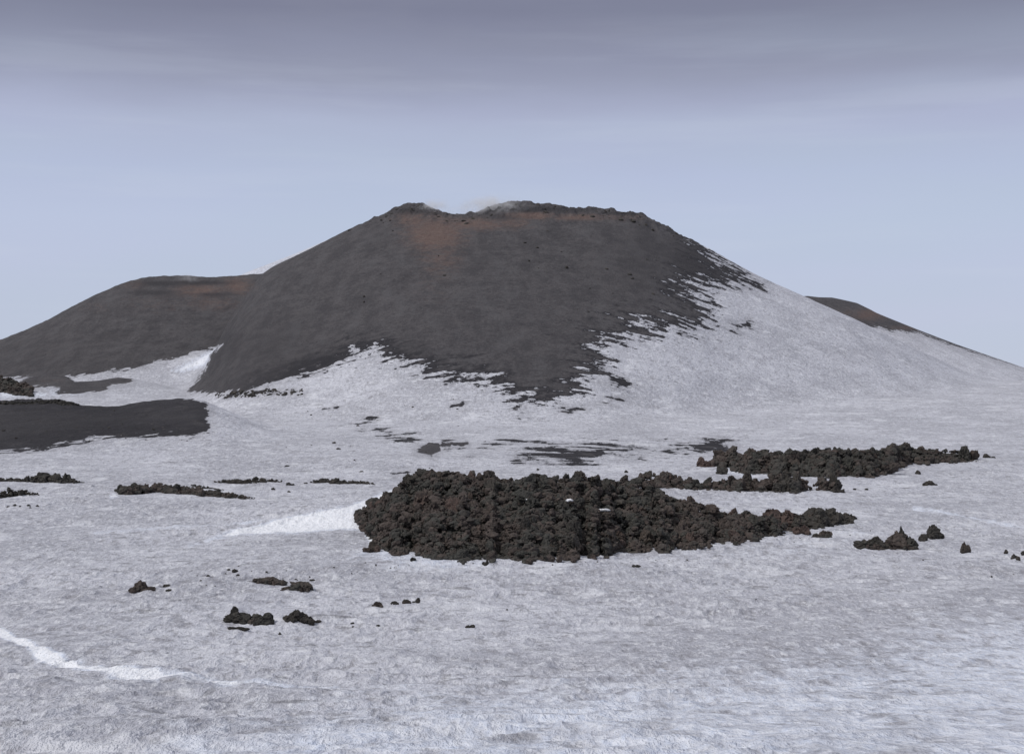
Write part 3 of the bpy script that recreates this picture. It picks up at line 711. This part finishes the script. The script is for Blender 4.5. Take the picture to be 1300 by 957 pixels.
rock('pebble beside the left tip of the toothed strip', [(388, 614, 6, 2.5)], mat=M_GREY)
for b in ((10, 644, 5, 2.5), (18, 642.5, 6, 3), (25, 643.5, 4, 2), (36, 642.5, 6, 2.5), (38, 645, 4, 2), (47, 643, 5, 2.5)):
    rock('black pebble in the short row under the smooth mound at left edge', [b], mat=M_GREY, sub=3, group='row of black pebbles at left')
rock('round dark stone on snow above the right crest of the big flow', [(795, 600, 5, 4)], mat=M_GREY)
rock('small dark stone on snow above the middle of the big flow', [(683, 597, 4, 3)], mat=M_GREY)

# ---- loose stones on the cone, along its rim and foot (nobody could count them)
h = Heap()
def stones(n, uu, vv, r0, r1, band=None):
    for _ in range(n):
        u = rng.uniform(*uu); v = (pl(band, u) + rng.uniform(*vv)) if band else rng.uniform(*vv)
        x, y, z = ground(u, v)
        if y > 555: continue
        r = r0 + (r1 - r0) * rng.random() ** 3
        h.clink((x, y, z + .2 * r), r, 2, rng.uniform(.6, .9), rng.uniform(.9, 1.4))
stones(90, (440, 900), (280, 400), .12, .55, None)
stones(110, (480, 860), (1, 12), .2, .9, CONE)
stones(130, (275, 385), (-4, 4), .15, .6, [(275, 503), (320, 500), (345, 498), (390, 499)])
stones(70, (0, 262), (514, 560), .08, .30)
stones(22, (690, 850), (0, 4), .2, .7, CONE)
stones(18, (490, 545), (0, 5), .2, .6, CONE)
stones(25, (360, 620), (500, 600), .12, .35)
h.build('scattered_stones', M_GREY, kind='stuff', label='small dark stones scattered over the cone slope, its rim and its snowy foot')
h = Heap()
def stones2(n, uu, vv):
    for _ in range(n):
        u = rng.uniform(*uu); v = rng.uniform(*vv); x, y, z = ground(u, v); r = rng.uniform(.03, .085)
        h.clink((x, y, z), r, 2)
stones2(14, (100, 1300), (700, 800)); stones2(30, (250, 480), (715, 745)); stones2(26, (440, 900), (708, 722)); stones2(30, (880, 1110), (620, 690))
h.build('scattered_pebbles', M_GREY, kind='stuff', label='tiny black pebbles scattered over the near snow around the lava')

# ---- snow scraps caught in the lava
def scrap(u, t, w, hh, label):
    x, y, z = MAIN.at(u, t); s = y / FP
    v, f = clinker(4, int(u), 1.2, .3)
    v = v * np.array([w * s / 2, w * s / 2 * .9, hh * s / 2.6]) + np.array([x, y - .3, z + .5])
    me = mesh_from('snow_patch', v, f, M_SNOW); o = link('snow_patch', me, label=label, category='snow patch', group='scraps of snow caught in the lava')
scrap(768, .38, 10, 5, 'largest white snow scrap lying among dark clinkers, right of centre')
scrap(722, .52, 6, 4, 'narrow white snow scrap left of the largest one in the lava')
scrap(671, .64, 3.5, 2.5, 'tiny white snow fleck in the middle of the big flow')

# ------------------------------------------------------------------ steam at the rim
def steam(name, label, u, v, y, w, hgt, dens, seed, tilt=0):
    s = y / FP
    vv, f = ICO[4]; p = vv * np.array([w * s / 2, w * s / 2.4, hgt * s / 2])
    p = p + .18 * w * s * np.stack([fbm(*(vv * 1.3 + seed).T, o=2, s=seed), 0 * vv[:, 0], .35 * fbm(*(vv * 1.7 + seed).T, o=2, s=seed + 5)], -1)
    c, d = math.cos(tilt), math.sin(tilt)
    p = np.stack([p[:, 0] * c - p[:, 2] * d, p[:, 1], p[:, 0] * d + p[:, 2] * c], -1)
    m, nt, out = nmat('thin_steam'); k = N(nt)
    tc = k.n('ShaderNodeTexCoord').outputs['Object']
    r2 = k.vmath('MULTIPLY', tc, (2 / (w * s), 2.2 / (w * s), 2 / (hgt * s)))
    ln = k.n('ShaderNodeVectorMath', operation='LENGTH'); k.set(ln.inputs[0], r2)
    fall = k.step(ln.outputs['Value'], .95, .1)
    nz = k.step(k.noise(k.vmath('ADD', tc, (seed * 7.0, 0, 0)), .16, 5, .68), .44, .62)
    pv = k.n('ShaderNodeVolumePrincipled'); pv.inputs['Color'].default_value = (.985, .985, .99, 1); pv.inputs['Anisotropy'].default_value = .0
    k.set(pv.inputs['Density'], k.math('MULTIPLY', k.math('MULTIPLY', fall, nz), dens))
    k.set(out.inputs['Volume'], pv.outputs[0])
    me = mesh_from(name, p, f, m); o = link(name, me, label=label, category='steam', kind='stuff')
    o.location = ((u - 650) * s, y, (HR - v) * s)
steam('steam', 'thin white steam drifting off the right lip of the crater notch', 628, 267, 513, 120, 46, .26, 3, .25)
steam('steam', 'thin white steam drifting off the left lip of the crater notch', 556, 264, 511, 74, 28, .2, 8, -.35)
steam('steam', 'faint steam on the crest of the left side hill', 240, 353, 600, 50, 16, .08, 12)

# ------------------------------------------------------------------ sky, sun, camera
SUN_EL, SUN_AZ = 48.0, -122.0         # azimuth from +y, clockwise seen from above: behind the camera's left shoulder
w = bpy.data.worlds.new('World'); bpy.context.scene.world = w; w.use_nodes = True
nt = w.node_tree; nt.nodes.clear(); k = N(nt)
sky = k.n('ShaderNodeTexSky', sky_type='NISHITA'); sky.sun_disc = False
sky.sun_elevation = math.radians(SUN_EL); sky.sun_rotation = math.radians(SUN_AZ); sky.altitude = 2500
D = k.n('ShaderNodeTexCoord').outputs['Generated']
sep = k.n('ShaderNodeSeparateXYZ'); k.set(sep.inputs[0], D); dz = sep.outputs[2]
wob = k.noise(k.vmath('MULTIPLY', D, (1.6, 1.6, 6)), 1.6, 6, .58)
wis = k.noise(k.vmath('MULTIPLY', D, (1.2, 1.2, 14)), 2.6, 5, .55)
hue = k.noise(k.vmath('MULTIPLY', D, (1.0, 1.0, 7)), 2.1, 2, .5)
z2 = k.math('ADD', dz, k.math('MULTIPLY', k.math('SUBTRACT', wob, .5), .035))
ramp = k.n('ShaderNodeValToRGB'); k.set(ramp.inputs[0], z2)
def lin(c): return tuple((q / 255 / 12.92 if q < 10 else ((q / 255 + .055) / 1.055) ** 2.4) for q in c)
stops = [(0.0, (191, 195, 216)), (.07, (192, 198, 220)), (.13, (190, 199, 223)), (.165, (184, 193, 219)), (.198, (178, 184, 210)), (.228, (154, 158, 180)), (.27, (127, 129, 150)), (.36, (124, 126, 146)),
         (.55, (164, 167, 182)), (.8, (208, 210, 218))]
els = ramp.color_ramp.elements
while len(els) < len(stops): els.new(.5)
for e, (p, c) in zip(els, stops): e.position = p; e.color = (*lin(c), 1)
cloud = ramp.outputs[0]
cloud = k.mix(k.math('MULTIPLY', k.math('MULTIPLY', k.step(wis, .50, .66), k.step(dz, .30, .20)), .16), cloud, (.60, .65, .76))
cloud = k.mix(k.math('MULTIPLY', k.math('MULTIPLY', k.step(hue, .42, .62), k.step(dz, .30, .2)), .25), cloud, (.47, .565, .66))
rag_ = k.noise(k.vmath('MULTIPLY', D, (1.3, 1.3, 7)), 3.2, 6, .6)
cloud = k.mix(k.math('MULTIPLY', k.math('MULTIPLY', k.step(rag_, .46, .64), k.step(dz, .16, .26)), .16), cloud, (.29, .30, .37))
cloud = k.mix(1.0, cloud, (10, 10, 10), 'MULTIPLY')
col = k.mix(.93, sky.outputs[0], cloud)
bg = k.n('ShaderNodeBackground'); k.set(bg.inputs[0], col); bg.inputs[1].default_value = .1
wo = k.n('ShaderNodeOutputWorld'); k.set(wo.inputs[0], bg.outputs[0])

L = bpy.data.lights.new('sun', 'SUN'); L.energy = 2.1; L.angle = math.radians(6); L.color = (1, .965, .92)
so = bpy.data.objects.new('sun', L); C.objects.link(so)
az, el = math.radians(SUN_AZ), math.radians(SUN_EL)
from mathutils import Vector
d = Vector((math.sin(az) * math.cos(el), math.cos(az) * math.cos(el), math.sin(el)))
so.rotation_euler = d.to_track_quat('Z', 'Y').to_euler(); so.location = d * 300

cam = bpy.data.cameras.new('camera'); co = bpy.data.objects.new('camera', cam); C.objects.link(co)
cam.sensor_width = 36; cam.lens = 36 * FP / 1300; cam.shift_y = (HR - 478.5) / 1300
cam.clip_start = .1; cam.clip_end = 20000
co.location = (0, 0, 0); co.rotation_euler = (math.radians(90), 0, 0)
sc = bpy.context.scene; sc.camera = co
sc.view_settings.view_transform = 'Standard'; sc.view_settings.look = 'None'; sc.view_settings.gamma = 1; sc.view_settings.use_curve_mapping = False
sc.view_settings.exposure = 0.0
sc.cycles.volume_bounces = 4
